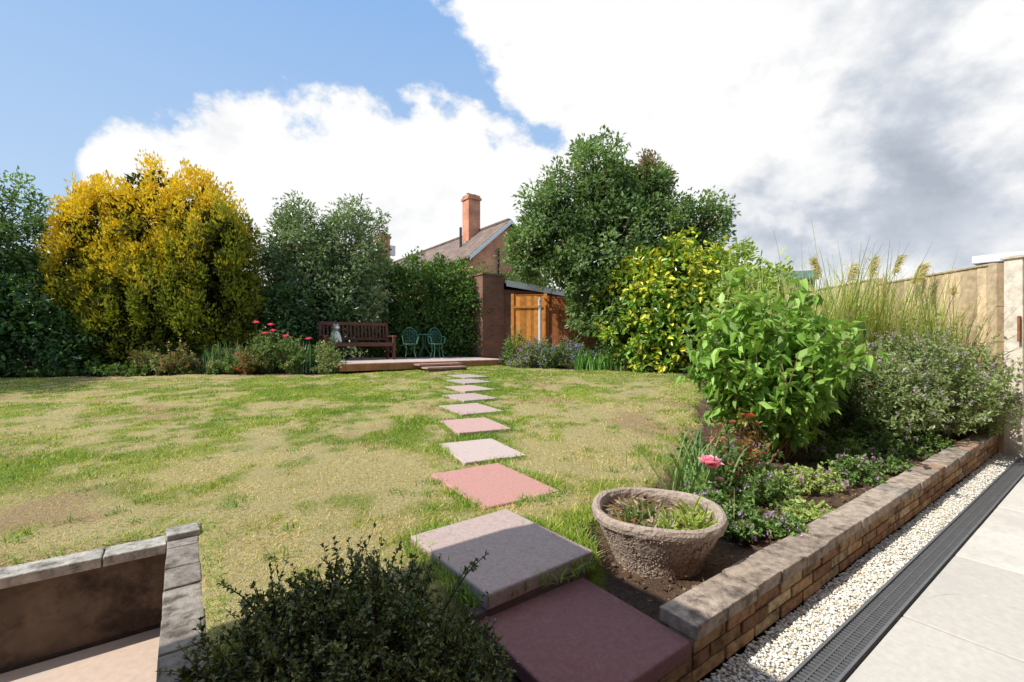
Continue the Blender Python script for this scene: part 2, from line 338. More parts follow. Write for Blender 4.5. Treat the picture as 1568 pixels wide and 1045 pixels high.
mb.build('drainage_channel',[M_paint],rot=True)
mb=MB(); mb.box((4.0,.781,-.03),(8,.16,.02),0,0,(.75,.71,.62))
n=13000; cs=rng.uniform(.1,7.5,n); cs=np.where(rng.random(n)<.5,.1+(cs-.1)*.45,cs); ct=rng.uniform(.705,.862,n); cz=-.018+rng.random(n)*.012
O=np.array([[1,0,0],[0,1,0],[-1,0,0],[0,-1,0],[0,0,1],[0,0,-1]],float)
OF=np.array([[0,1,4],[1,2,4],[2,3,4],[3,0,4],[1,0,5],[2,1,5],[3,2,5],[0,3,5]])
V=O[None]*rng.uniform(.7,1.3,(n,6,1))*rng.uniform(.004,.0085,(n,1,1)); V=V*np.array([1.3,1.1,.6])
a=rng.random(n)*6.28; cx=V[:,:,0]*np.cos(a)[:,None]-V[:,:,1]*np.sin(a)[:,None]; cy=V[:,:,0]*np.sin(a)[:,None]+V[:,:,1]*np.cos(a)[:,None]
V=np.stack([cx,cy,V[:,:,2]],-1)+np.stack([cs,ct,cz],-1)[:,None]
c=np.array([.95,.91,.81])*rng.uniform(.78,1.0,(n,1)); c=np.where(rng.random((n,1))<.12,c*np.array([.8,.68,.5]),c)
mb.add(V.reshape(-1,3),(OF[None]+(np.arange(n)*6)[:,None,None]).reshape(-1,3),0,np.repeat(c,6,0))
mb.build('gravel_strip',[M_gravel],rot=True,smooth=True)
# ---------------------------------------------------------------- the house behind the camera (its extension throws the foreground shadow)
SUNH=np.array([-.902,-.431]); EL=math.radians(47)
M_hbrick=brickmat('house_brick',(.30,.11,.06),(.22,.085,.05),(.30,.25,.2))
mb=MB()
cs_,ct_=-.60,2.09
mb.box((cs_-2.5,ct_-2.2,2.36),(5,4.4,.12),0,1,(.2,.2,.2)); mb.box((cs_-2.5,ct_+.003,2.33),(5.04,.03,.2),0,2,(.8,.8,.8))
mb.box((cs_-.35-2.3,ct_-.35-1.9,1.0),(4.6,3.8,2.58),0,0,(.3,.12,.07))
mb.box((cs_-2.0,ct_-.34,1.2),(1.2,.04,1.1),0,2,(.8,.8,.8)); mb.box((cs_-2.0,ct_-.318,1.2),(1.05,.02,.95),0,3,(.03,.04,.05))
mb.box((2.5,-5.2,2.4),(13,7.0,5.4),0,0,(.3,.12,.07))
for (a,z,w_,h_) in [(1.2,1.05,1.8,2.1),(5.0,1.4,1.6,1.2),(-.5,3.9,1.4,1.1),(2.6,3.9,1.4,1.1),(5.6,3.9,1.4,1.1)]:
    mb.box((a,-1.68,z),(w_,.06,h_),0,2,(.8,.8,.8)); mb.box((a,-1.645,z),(w_-.16,.02,h_-.16),0,3,(.03,.04,.05))
for sg in(-1,1):
    yb=-5.2+sg*3.85; V=np.array([[-4.3,yb,4.95],[9.3,yb,4.95],[9.3,-5.2,7.4],[-4.3,-5.2,7.4]]); mb.add(np.concatenate([V,V+[0,0,.12]]),[[4,5,6,7],[0,3,2,1],[0,1,5,4],[1,2,6,5],[0,4,7,3]],1,(.13,.09,.07))
for e in(-3.99,8.99): mb.add([[e,-8.7,5.1],[e,-1.7,5.1],[e,-5.2,7.35]],[[0,1,2]],0)
mb.build('brick_house',[M_hbrick,M_plast,M_white,M_paint],rot=True)
# ---------------------------------------------------------------- planter pot
M_pot=vmat('pebbledash_stone',.95,.3,50,1.0,70,.15,bdist=.012)
px_,py_=.665,2.09; pz=.115
mb=MB(); mb.place((px_,py_,pz))
prof=[(.0,0),(.175,0),(.19,.012),(.215,.08),(.25,.15),(.275,.20),(.29,.215),(.295,.235),(.29,.252),(.275,.258),(.258,.252),(.25,.235),(.245,.20),(.0,.19)]
k=56; pr=np.array(prof); an=np.arange(k)*2*math.pi/k
V=np.stack([pr[:,0,None]*np.cos(an),pr[:,0,None]*np.sin(an),np.repeat(pr[:,1,None],k,1)],-1)
V[:,:,2]+=np.where(pr[:,1,None]>.2,.006*np.sin(3*an+1),0)
V[:,:,:2]*=(1+rng.normal(0,.006,(len(pr),k,1)))
idx=np.arange(len(pr)*k).reshape(-1,k);a=idx[:-1];b=idx[1:]
colr=np.repeat(np.where((pr[:,1]>.19)&(pr[:,0]<.25),0,1)[:,None],k,1).reshape(-1,1)
mb.add(V.reshape(-1,3),np.stack([a,np.roll(a,-1,1),np.roll(b,-1,1),b],-1).reshape(-1,4),0,np.where(colr>0,np.array([.42,.33,.26]),np.array([.13,.085,.06])))
n=3600; q=rng.random(n)*6.283; zz=rng.uniform(.01,.215,n); rr=np.interp(zz,[0,.012,.08,.15,.2,.215],[.175,.19,.215,.25,.275,.29])-.001
P=np.stack([rr*np.cos(q),rr*np.sin(q),zz],-1); V=O[None]*rng.uniform(.6,1.2,(n,6,1))*.0046+P[:,None]
c=np.array([.42,.32,.25])*rng.uniform(.4,1.25,(n,1)); mb.add(V.reshape(-1,3),(OF[None]+(np.arange(n)*6)[:,None,None]).reshape(-1,3),0,np.repeat(c,6,0))
n=520; q=rng.random(n)*6.28; r=.22*np.sqrt(rng.random(n)); P=np.stack([r*np.cos(q),r*np.sin(q),.195+rng.random(n)*.025],-1)
D=rng.normal(0,1,(n,3)); D[:,2]=rng.uniform(0,.5,n); N=rng.normal(0,.4,(n,3)); N[:,2]+=1
c=np.where(rng.random((n,1))<.5,np.array([.45,.36,.27]),np.array([.20,.12,.07]))*rng.uniform(.6,1.3,(n,1)); mb.leaves(P,D,N,rng.uniform(.03,.09,n),.014,c,1,6)
for (ax,ay,m,hh,cc) in [(.12,-.12,45,.10,(.34,.40,.10)),(.05,-.15,35,.09,(.28,.36,.08)),(-.12,-.05,50,.075,(.14,.19,.06)),(-.02,.05,30,.08,(.17,.18,.06)),(.17,.0,25,.10,(.30,.36,.1)),(-.17,-.08,25,.05,(.36,.12,.07)),(-.05,-.17,25,.06,(.28,.33,.1)),(.0,-.08,35,.07,(.34,.38,.18))]:
    D=rng.normal(0,1,(m,3)); D[:,2]=rng.uniform(.3,1.6,m); N=np.cross(D,rng.normal(0,1,(m,3))); P=np.array([ax,ay,.20])+rng.normal(0,.03,(m,3))*np.array([1,1,.2])
    mb.leaves(P,D,N,rng.uniform(.6,1.2,m)*hh,.018,np.array(cc)*rng.uniform(.7,1.3,(m,1)),1,6)
mb.build('stone_planter_pot',[M_pot,M_leaf],smooth=False)

# ---------------------------------------------------------------- deck and furniture
DZ=EYE-.50
mb=MB()
tcur=10.2
while tcur<14.0:
    s=2.80
    while s<7.25:
        l=min(rng.uniform(1.6,2.4),7.25-s); mb.box((s+l/2,tcur+.07,DZ-.015),(l-.004,.134,.03),0,0,np.array([.56,.43,.38])*rng.uniform(.8,1.15)); s+=l
    tcur+=.14
mb.box((5.02,10.185,DZ-.09),(4.47,.025,.15),0,0,(.42,.18,.08)); mb.box((2.785,12.1,DZ-.09),(.025,3.8,.15),0,0,(.38,.17,.08))
mb.box((5.1,12.1,DZ-.1),(4.2,3.7,.12),0,0,(.1,.07,.05))
mb.build('timber_deck',[M_wood],rot=True,bevel=.003)
mb=MB()
for i,(w,dd,z) in enumerate([(1.15,.32,DZ-.06),(1.05,.34,DZ-.125)]):
    mb.box((5.03,10.0-i*.33,z),(w,dd,.04),0,0,(.42,.26,.2)); mb.box((5.03,9.86-i*.33,z-.045),(w-.04,.025,.05),0,0,(.2,.1,.07))
mb.build('deck_steps',[M_wood],rot=True,bevel=.004)
mb=MB(); mb.place((-4.08,12.05,DZ+.001),PHI)
bc=np.array([.15,.06,.045])
W=1.85
for sx in(-1,1):
    mb.box((sx*(W/2-.04),-.27,.31),(.07,.06,.62),0,0,bc); mb.box((sx*(W/2-.04),.25,.49),(.07,.06,.98),0,0,bc,rx=-.1)
    mb.box((sx*(W/2-.04),-.02,.63),(.09,.62,.035),0,0,bc*1.5); mb.box((sx*(W/2-.04),0,.2),(.04,.5,.05),0,0,bc); mb.box((sx*(W/2-.04),0,.40),(.045,.5,.06),0,0,bc)
for i in range(5): mb.box((0,-.24+i*.105,.445-.006*i),(W-.02,.085,.025),0,0,bc*rng.uniform(.9,1.4))
mb.box((0,-.285,.40),(W-.1,.03,.08),0,0,bc); mb.box((0,.30,.96),(W-.06,.045,.09),0,0,bc*1.2,rx=-.1); mb.box((0,.255,.55),(W-.1,.04,.06),0,0,bc,rx=-.1)
for x in np.linspace(-W/2+.13,W/2-.13,17): mb.box((x,.278,.75),(.045,.018,.38),0,0,bc*rng.uniform(.9,1.2),rx=-.1)
mb.build('garden_bench',[M_wood],bevel=.004)
mb=MB(); mb.place((-4.50,11.62,DZ+.458),PHI+.2,1.1)
g=np.array([.34,.31,.29]); w=np.array([.78,.76,.72])
mb.lathe((0,.02,0),[(.02,0),(.11,.005),(.125,.06),(.115,.14),(.09,.22),(.065,.28),(.05,.31),(.0,.32)],16,0,g,(1,1.1))
mb.lathe((0,-.055,.03),[(.01,0),(.07,.02),(.078,.1),(.06,.19),(.0,.24)],12,0,w,(1,.95))
mb.ell((0,-.02,.36),(.08,.075,.07),0,g); mb.ell((0,-.08,.345),(.045,.035,.035),0,w)
for sx in(-1,1):
    mb.lathe((sx*.045,-.01,.40),[(.028,0),(.018,.03),(.002,.06)],8,0,g); mb.tubes([[sx*.045,-.09,.16],[sx*.05,-.12,.08],[sx*.05,-.14,.012]],[.028,.024,.028],8,0,w); mb.ell((sx*.028,-.09,.375),(.009,.006,.009),0,(.02,.02,.02),8)
mb.tubes([[.08,.1,.03],[.15,.06,.03],[.15,-.03,.03]],[.025,.022,.015],8,0,g)
mb.build('cat_statue',[M_plast],smooth=True)
def chair(x,y,rz):
    mb=MB(); mb.place((x,y,DZ+.001),rz,.94); c=np.array([.06,.18,.13])
    a=np.linspace(0,2*math.pi,21)
    mb.tubes(np.stack([.2*np.cos(a),.2*np.sin(a),0*a+.44],-1),.012,6,0,c)
    mb.lathe((0,0,.435),[(.001,0),(.19,.0),(.19,.012),(.001,.014)],20,0,(.6,.68,.65))
    for q in(.8,2.3,3.95,5.5):
        cx,sy=math.cos(q),math.sin(q); mb.tubes([[cx*.18,sy*.18,.44],[cx*.16,sy*.16,.25],[cx*.21,sy*.21,.08],[cx*.24,sy*.24,.01]],.011,6,0,c)
    b=np.linspace(0,math.pi,13); arch=np.stack([.22*np.cos(b),.2+0*b+.03*np.sin(b),.62+.32*np.sin(b)],-1)
    arch=np.concatenate([[[.19,.15,.44]],arch,[[-.19,.15,.44]]]); mb.tubes(arch,.012,6,0,c)
    for i in range(-2,3): mb.tubes([[i*.06,.17,.45],[i*.075,.20,.65],[i*.07,.22,.9-.02*abs(i)*2]],.006,5,0,c)
    for zz in(.55,.68,.8):
        for i in(-1,0,1):
            mb.tubes(np.stack([i*.1+.045*np.cos(a),.205+0*a,zz+.045*np.sin(a)],-1),.005,4,0,c)
    for sx in(-1,1): mb.tubes([[sx*.22,.19,.66],[sx*.25,.05,.68],[sx*.23,-.1,.64],[sx*.19,-.1,.45]],.010,6,0,c)
    return mb.build('metal_garden_chair',[M_paint],smooth=True)
chair(-2.85,12.75,PHI-.35); chair(-2.15,13.05,PHI-.1)
mb=MB(); mb.place((-2.62,13.5,DZ+.001),0); c=(.05,.16,.11)
mb.lathe((0,0,.68),[(.001,0),(.3,0),(.305,.012),(.3,.024),(.001,.025)],28,0,c)
for q in(0,2.09,4.19): mb.tubes([[.05*math.cos(q),.05*math.sin(q),.68],[.04*math.cos(q),.04*math.sin(q),.35],[.25*math.cos(q),.25*math.sin(q),.01]],.014,6,0,c)
mb.build('metal_garden_table',[M_paint],smooth=True)

# ---------------------------------------------------------------- fences
def fence(name,pts,tops,bases,col,mat,cap=1.0):
    mb=MB()
    for i in range(len(pts)-1):
        a=np.array(pts[i],float);b=np.array(pts[i+1],float);L=np.linalg.norm(b-a);ang=math.atan2(b[1]-a[1],b[0]-a[0]); n=int(L/.1)
        npan=max(1,round(L/1.83))
        for j in range(n):
            f=(j+.5)/n; p=a+(b-a)*f; fp=(int(f*npan)+.5)/npan; tz=tops[i]+(tops[i+1]-tops[i])*fp; bz=bases[i]+(bases[i+1]-bases[i])*fp
            mb.box((p[0],p[1],(tz+bz)/2+rng.uniform(-.006,.006)),(L/n*1.12,.012,tz-bz),ang+.06,0,np.array(col)*rng.uniform(.6,1.15))
        for j in range(npan):
            f=(j+.5)/npan; p=a+(b-a)*f; tz=tops[i]+(tops[i+1]-tops[i])*f
            nx,ny=-math.sin(ang),math.cos(ang)
            mb.box((p[0],p[1],tz+.012),(L/npan-.02,.04,.02),ang,0,np.array(col)*.85)
            for q in(.35,1.5): mb.box((p[0]-nx*.03,p[1]-ny*.03,tz-q),(L/npan-.1,.03,.06),ang,0,np.array(col)*.8)
        for j in range(npan+1):
            f=j/npan; p=a+(b-a)*f; tz=tops[i]+(tops[i+1]-tops[i])*f; mb.box((p[0],p[1],tz/2+.02),(.09,.09,tz+.06),ang,0,np.array(col)*.9)
    return mb.build(name,[mat],bevel=.002)
fence('timber_fence',[(5.03,4.72),(5.35,8.2),(6.1,13.6)],[1.88,2.05,2.4],[-.1,.0,.2],(.66,.49,.31),M_fence)
fence('orange_stained_fence',[(0.02,13.75),(1.0,13.6)],[2.50,2.5],[.3,.3],(.66,.27,.06),M_wood)
fence('red_stained_fence',[(1.06,13.55),(6.0,13.7)],[2.42,2.42],[.3,.3],(.55,.20,.075),M_wood)
mb=MB()
mb.tubes([[.82,13.42,.5],[.82,13.42,2.42]],.045,8,0,(.7,.72,.75)); mb.build('drainpipe',[M_white])
mb=MB(); mb.place((5.03,4.53,0),.3)
mb.box((0,0,.95),(.14,.14,2.0),0,0,(.72,.62,.50)); mb.box((0,0,1.96),(.18,.18,.03),0,0,(.62,.52,.40)); mb.box((.45,0,.95),(.7,.05,1.8),0,0,(.64,.52,.38))
mb.box((-.10,-.06,1.25),(.05,.02,.25),.2,0,(.3,.13,.06)); mb.build('fence_gate_post',[M_fence],bevel=.006)

# ---------------------------------------------------------------- neighbouring buildings
M_tile=brickmat('roof_tiles',(.32,.22,.17),(.25,.18,.14),(.12,.09,.08),.3,.16,True)
M_ob=brickmat('outbuilding_brick',(.28,.13,.08),(.21,.10,.065),(.22,.17,.13))
M_hb2=brickmat('neighbour_brick',(.80,.30,.16),(.68,.25,.13),(.55,.45,.36),.25,.09)
mb=MB()
s0,t0,t1,w,ze,za=17.4,24.4,46,2.9,6.5,9.0
mb.box((s0,(t0+t1)/2,ze/2),(2*w-.3,t1-t0,ze),0,0)
hw=w-.15
mb.add([[s0-hw,t0,ze],[s0+hw,t0,ze],[s0,t0,za-.1]],[[0,1,2]],0)
for sg in(-1,1):
    a=[s0+sg*(w+.25),t0-.25,ze-.2];b=[s0,t0-.25,za];c=[s0,t1,za];d=[s0+sg*(w+.25),t1,ze-.2]
    V=np.array([a,b,c,d]); V2=V+np.array([0,0,.1]); mb.add(np.concatenate([V,V2]),[[4,5,6,7],[0,3,2,1],[0,1,5,4],[3,7,6,2],[0,4,7,3]],1)
    P=np.array([a,b])-np.array([0,.03,0]); Q=np.concatenate([P+[0,0,-.2],P+[0,0,.06]]); mb.add(np.concatenate([Q,Q-[0,.03,0]]),[[4,5,7,6],[0,2,3,1],[2,6,7,3],[0,1,5,4]],2,(.9,.9,.9))
for t in np.arange(t0,t1,.45): mb.box((s0,t+.2,za+.13),(.24,.43,.12),0,1)
mb.tubes([[s0-.9,t0-.12,0],[s0-.9,t0-.12,7.1]],.06,8,3,(.03,.03,.03)); 
mb.box((s0+.9,t0-.02,4.4),(1.3,.08,1.2),0,2,(.8,.8,.8)); mb.box((s0+.9,t0-.07,4.4),(1.1,.03,1.0),0,3,(.04,.05,.06))
mb.tubes([[s0-1.6,28,7.2],[s0-1.6,28,9.1]],.09,8,3,(.05,.05,.06))
def chim(cs,ct,zb,ztp,wx,wy):
    mb.box((cs,ct,(zb+ztp)/2),(wx,wy,ztp-zb),0,0); mb.box((cs,ct,ztp+.08),(wx+.16,wy+.16,.16),0,0); mb.box((cs,ct,ztp+.24),(wx+.02,wy+.02,.16),0,0)
    mb.box((cs,ct,ztp+.34),(wx-.1,wy-.1,.06),0,3,(.3,.28,.25))
    for k in(-.25,.25): mb.lathe((cs+k,ct,ztp+.36),[(.12,0),(.11,.12),(.13,.14),(.10,.15)],10,3,(.35,.18,.1))
chim(16.9,28.4,7.6,11.25,.95,.9)
mb.box((16.55,28.1,8.0),(.6,.5,.4),0,2,(.4,.4,.42))
chim(14.95,41,5,10.6,1.0,1.0); mb.box((15.9,41.2,9.6),(.5,.4,.9),0,2,(.8,.8,.82))
mb.build('neighbour_brick_house',[M_hb2,M_tile,M_white,M_plast],rot=True)
mb=MB()
mb.box((7.95,14,1.6),(.8,4,3.2),0,0); mb.box((7.95,14,3.23),(.86,4.06,.06),0,0)
mb.box((9.95,14.05,1.4),(3.2,3.9,2.8),0,0)
V=np.array([[8.36,11.9,3.0],[11.6,11.9,2.78],[11.6,16.2,2.78],[8.36,16.2,3.0]]); mb.add(np.concatenate([V,V+[0,0,.06]]),[[4,5,6,7],[0,3,2,1],[0,4,7,3]],1,(.2,.19,.18)); mb.add(np.array([[8.36,11.87,2.88],[11.6,11.87,2.66],[11.6,11.87,2.86],[8.36,11.87,3.08]]),[[0,1,2,3]],2,(.75,.75,.75))
mb.build('brick_outbuilding',[M_ob,M_plast,M_white],rot=True)
mb=MB(); mb.place((13.6,9.9,0),PHI)
mb.box((0,0,1.3),(5,4,2.5),0,0,(.55,.56,.58)); mb.box((0,0,2.66),(5.3,4.3,.14),0,0,(.8,.8,.8)); mb.box((0,0,2.78),(5.15,4.15,.08),0,0,(.35,.36,.38)); mb.box((0,0,2.92),(5.3,4.3,.16),0,0,(.8,.8,.8)); mb.build('white_garage',[M_white],bevel=.01)
mb=MB(); mb.place((8.2,13.4,.3),PHI+.5,.6) 
mb.box((0,0,2.2),(2.2,1.7,4.2),0,0,(.08,.13,.10))
for sg in(-1,1):
    mb.add([[sg*1.25,-1,4.3],[sg*1.25,1,4.3],[0,1,4.8],[0,-1,4.8],[sg*1.25,-1,4.2],[sg*1.25,1,4.2],[0,1,4.7],[0,-1,4.7]],[[0,1,2,3],[4,7,6,5],[0,3,7,4],[0,4,5,1]],0,(.09,.17,.14))
mb.add([[-1.1,-.86,4.28],[1.1,-.86,4.28],[0,-.86,4.7]],[[0,1,2]],0,(.10,.18,.14)); mb.build('garden_shed',[M_wood])

# ---------------------------------------------------------------- foliage generators
def unit(n):
    v=rng.normal(0,1,(n,3)); return v/np.linalg.norm(v,axis=1,keepdims=True)
def crown(mb,ells,ncl,per,cr,L,W,pal,mat=0,kind=4,shell=.72,stretch=(1,1,1),updir=0.0,colf=None,inner=.25,lum=.22,nup=.5,twig=None,zmin=.35,curl=.15):
    E=np.array(ells,float); A=(E[:,3]*E[:,4]+E[:,4]*E[:,5]+E[:,3]*E[:,5]); i=rng.choice(len(E),ncl*2,p=A/A.sum()); e=E[i]
    dr=unit(len(i)); fr=np.where(rng.random(len(i))<inner,rng.uniform(.2,shell,len(i)),rng.uniform(shell,1.0,len(i)))
    bump=1+lum*(np.sin(dr[:,0]*5+i)*np.sin(dr[:,1]*4+2*i)*np.sin(dr[:,2]*6+i*1.7))+rng.normal(0,.05,len(i))
    C=e[:,:3]+dr*e[:,3:]*(fr*bump)[:,None]
    q=(((C[:,None]-E[None,:,:3])/E[None,:,3:])**2).sum(2); q[np.arange(len(i)),i]=9
    ok=(q.min(1)>.35)&(C[:,2]>zmin); C=C[ok][:ncl]; dr=dr[ok][:ncl]; fr=fr[ok][:ncl]; e=e[ok][:ncl]; n=len(C)
    rad=cr*rng.uniform(.6,1.35,n); N=n*per; ci=np.repeat(np.arange(n),per)
    off=unit(N)*(rng.random(N)**.45)[:,None]*rad[ci][:,None]*np.array(stretch)
    P=C[ci]+off; out=dr[ci]
    o2=off/(np.linalg.norm(off,axis=1,keepdims=True)+1e-6)
    Nn=out*.6+o2*.7+np.array([0,0,nup])+rng.normal(0,.4,(N,3))
    D=o2*.7+out*.4+rng.normal(0,.5,(N,3))+np.array([0,0,updir]); 
    pal=np.array(pal,float); ct=rng.random(n)
    if colf is not None: base=colf(P,out,ct[ci])
    else:
        k=np.clip(ct[ci]*.55+rng.random(N)*.45,0,.999)*(len(pal)-1); a=k.astype(int); f=(k-a)[:,None]; base=pal[a]*(1-f)+pal[np.minimum(a+1,len(pal)-1)]*f
    base=base*rng.uniform(.75,1.25,(N,1))*np.where(fr[ci]<shell,.6,1)[:,None]  # inner leaves darkened: shade inside the crown put into their colour
    sz=rng.uniform(.65,1.2,N)
    mb.leaves(P,D,Nn,L*sz,W*sz,base,mat,kind,curl)
    if twig:
        m=rng.random(n)<twig[0]; Cc=C[m]; st=e[m][:,:3]+(Cc-e[m][:,:3])*.25; st[:,2]-=.2
        mid=(Cc+st)/2+rng.normal(0,.06,Cc.shape); mb.tubes(np.stack([st,mid,Cc],1),np.array([1,.7,.35])*twig[1],4,1,twig[2])
    return C
def trunk(mb,base,targets,r,mat=1,col=(.16,.12,.09)):
    b=np.array(base,float); T=np.array([t[:3] for t in targets],float); j=b+np.array([0,0,.25*(T[:,2].mean()-b[2])])
    mb.tubes([b,(b+j)/2+[.03,.02,0],j],[r,r*.85,r*.75],10,mat,col)
    for t in T:
        m=(j+t)/2+rng.normal(0,.12,3); mb.tubes([j-[0,0,.1],m,t],[r*.6,r*.4,r*.15],7,mat,col)
mb=MB()
el=[(-9.95,11,2.75,.9,1.0,2.2),(-8.85,11.2,2.95,.9,1.0,2.3),(-7.8,11.3,2.9,.85,1.0,2.3),(-7.0,11,2.5,.8,.9,2.0),(-8.5,10.9,1.85,1.85,1.0,1.6),(-9.4,11.0,2.0,.9,1.0,1.6)]
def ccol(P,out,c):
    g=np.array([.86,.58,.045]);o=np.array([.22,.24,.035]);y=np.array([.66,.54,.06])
    k=np.clip((P[:,2]-2.4)/2.1*1.0+ (-8.0-P[:,0])*.17+ (c-.5)*1.0 +(-out[:,0])*.35+.10,0,1)[:,None]; k=k*k*(3-2*k)  # own gold and olive, with sunlight from upper left put into the colour
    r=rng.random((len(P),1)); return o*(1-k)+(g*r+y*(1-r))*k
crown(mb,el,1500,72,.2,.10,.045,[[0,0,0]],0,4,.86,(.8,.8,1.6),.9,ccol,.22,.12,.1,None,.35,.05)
crown(mb,[(e[0],e[1],e[2]-.1,e[3]*.8,e[4]*.8,e[5]*.85) for e in el],500,40,.3,.16,.10,[[.03,.035,.01],[.06,.06,.015]],0,4,.8,inner=.3)  # inner core of dark leaves: shade deep in the tree painted as colour
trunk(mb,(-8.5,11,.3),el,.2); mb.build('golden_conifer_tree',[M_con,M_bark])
DG=[[.04,.075,.022],[.08,.14,.04],[.15,.23,.07]]
mb=MB(); el=[(-11.9,10.3,3.5,1.4,1.2,1.6),(-13.2,9.8,3.6,1.5,1.3,1.9),(-11.4,10.4,2.3,1.0,.9,1.1)]
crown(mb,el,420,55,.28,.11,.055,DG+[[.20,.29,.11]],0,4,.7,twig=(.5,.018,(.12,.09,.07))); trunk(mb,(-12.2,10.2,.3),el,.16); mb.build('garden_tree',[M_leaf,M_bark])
mb=MB(); el=[(-10.9,6.5,2.7,1.2,1.1,1.2),(-12.1,7.2,3.0,1.4,1.3,1.5)]
crown(mb,el,260,45,.3,.13,.06,DG,0,4,.7); trunk(mb,(-11.5,6.9,.2),el,.14); mb.build('garden_tree',[M_leaf,M_bark])
mb=MB(); el=[(-10.6,9.8,1.35,.9,.6,1.25),(-11.8,9.5,1.5,1.1,.7,1.45),(-9.8,10.1,.9,.7,.5,.75),(-12.8,9.2,1.5,1.1,.8,1.5)]
crown(mb,el,420,34,.26,.13,.06,[[.025,.055,.017],[.055,.115,.03],[.10,.20,.05]],0,6,.7); trunk(mb,(-10.8,9.7,.3),el,.06); mb.build('laurel_hedge',[M_gloss,M_bark])
mb=MB(); el=[(x,13.6+(x+16)*.2,1.6,1.1,.7,1.5) for x in np.arange(-18,-2,1.25)]
crown(mb,el,800,34,.34,.17,.09,[[.02,.035,.012],[.04,.07,.02],[.07,.11,.03]],0,4,.7); trunk(mb,(-9,15,.3),el[::2],.06); mb.build('boundary_hedge',[M_leaf,M_bark])
mb=MB(); el=[(-6.05,12.8,3.5,1.0,.9,1.5),(-4.75,13.2,3.5,1.1,1.0,1.55),(-5.35,12.9,2.3,1.5,.9,1.4),(-4.35,13.6,2.8,.65,.8,1.2)]
crown(mb,el,680,52,.27,.13,.05,[[.06,.09,.03],[.13,.19,.07],[.23,.30,.14],[.38,.41,.28]],0,4,.72,twig=(.6,.02,(.34,.29,.25)),lum=.34); trunk(mb,(-5.3,13,.4),el,.12,col=(.25,.2,.16)); mb.build('bay_tree',[M_gloss,M_bark])
mb=MB(); el=[(-6.15,11.9,1.35,.9,.6,1.15),(-5.25,12.5,1.6,.8,.5,1.2)]
crown(mb,el,260,40,.24,.12,.06,[[.025,.055,.017],[.06,.12,.03],[.12,.21,.055]],0,6,.7); trunk(mb,(-5.8,12,.4),el,.06); mb.build('laurel_shrub',[M_gloss,M_bark])
mb=MB(); el=[(-4.0,14.3,1.9,.9,.8,1.65),(-3.1,14.6,1.95,.9,.8,1.8),(-2.1,14.9,2.0,.9,.8,1.9),(-1.3,15.0,1.9,.75,.8,1.7)]
crown(mb,el,900,50,.24,.11,.065,[[.045,.08,.02],[.10,.175,.04],[.18,.29,.06]],0,4,.75,lum=.1); trunk(mb,(-2.6,14.8,.4),el,.1); mb.build('ivy_hedge',[M_leaf,M_bark])
mb=MB(); el=[(-.1,16.2,3.15,.8,.7,.4),(.9,15.8,3.2,.7,.7,.45)]
crown(mb,el,60,40,.2,.12,.06,[[.05,.09,.02],[.13,.2,.04]],0,4,.6); trunk(mb,(.3,16.5,.4),el,.08); mb.build('shrub',[M_leaf,M_bark])
mb=MB(); el=[(2.25,12.2,5.2,.85,1.0,1.3),(1.05,12.0,4.25,.85,.95,1.1),(4.85,12,4.1,.75,.9,.85),(.5,12.2,3.5,.6,.8,.6),(2.7,12.1,3.7,1.5,1.3,1.4),(2.35,11.7,2.0,.85,.9,1.3),(3.5,12.3,4.9,.85,.9,1.05),(3.9,12,3.2,1.3,1.0,1.1),(1.6,11.8,3.2,.6,.7,.7)]
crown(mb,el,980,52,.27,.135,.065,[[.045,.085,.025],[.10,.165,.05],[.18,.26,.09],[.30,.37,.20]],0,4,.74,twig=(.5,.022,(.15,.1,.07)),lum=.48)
crown(mb,[(3.75,12.3,5.5,.5,.5,.7)],60,45,.2,.11,.045,[[.14,.08,.05],[.22,.14,.08],[.15,.15,.06]],0,4,.6)
trunk(mb,(2.6,12.4,.4),el,.17); mb.build('holm_oak_tree',[M_leaf,M_bark])
mb=MB(); el=[(3.0,11,1.7,.8,.8,1.35),(3.9,11,2.15,1.0,.85,1.4),(4.75,10.9,1.8,.8,.8,1.4),(3.8,10.6,1.2,1.2,.6,.9)]
def ycol(P,out,c):
    r=(rng.random(len(P))<.26+.28*(P[:,2]>2.2))[:,None]; return np.where(r,np.array([.60,.57,.07]),np.array([.18,.30,.04]))*rng.uniform(.6,1.2,(len(P),1))
crown(mb,el,430,26,.26,.16,.085,[[0,0,0]],0,6,.75,colf=ycol,lum=.2,curl=.4); trunk(mb,(3.9,11,.3),el,.08); mb.build('variegated_laurel_shrub',[M_gloss,M_bark])
mb=MB(); el=[(4.6,8.6,1.4,.7,.8,1.2),(5.0,10.2,1.9,.6,.9,1.3)]
crown(mb,el,190,32,.25,.13,.065,[[.12,.18,.03],[.26,.34,.07],[.40,.46,.12]],0,6,.7); trunk(mb,(4.8,8.8,.3),el,.06); mb.build('shrub',[M_leaf,M_bark])

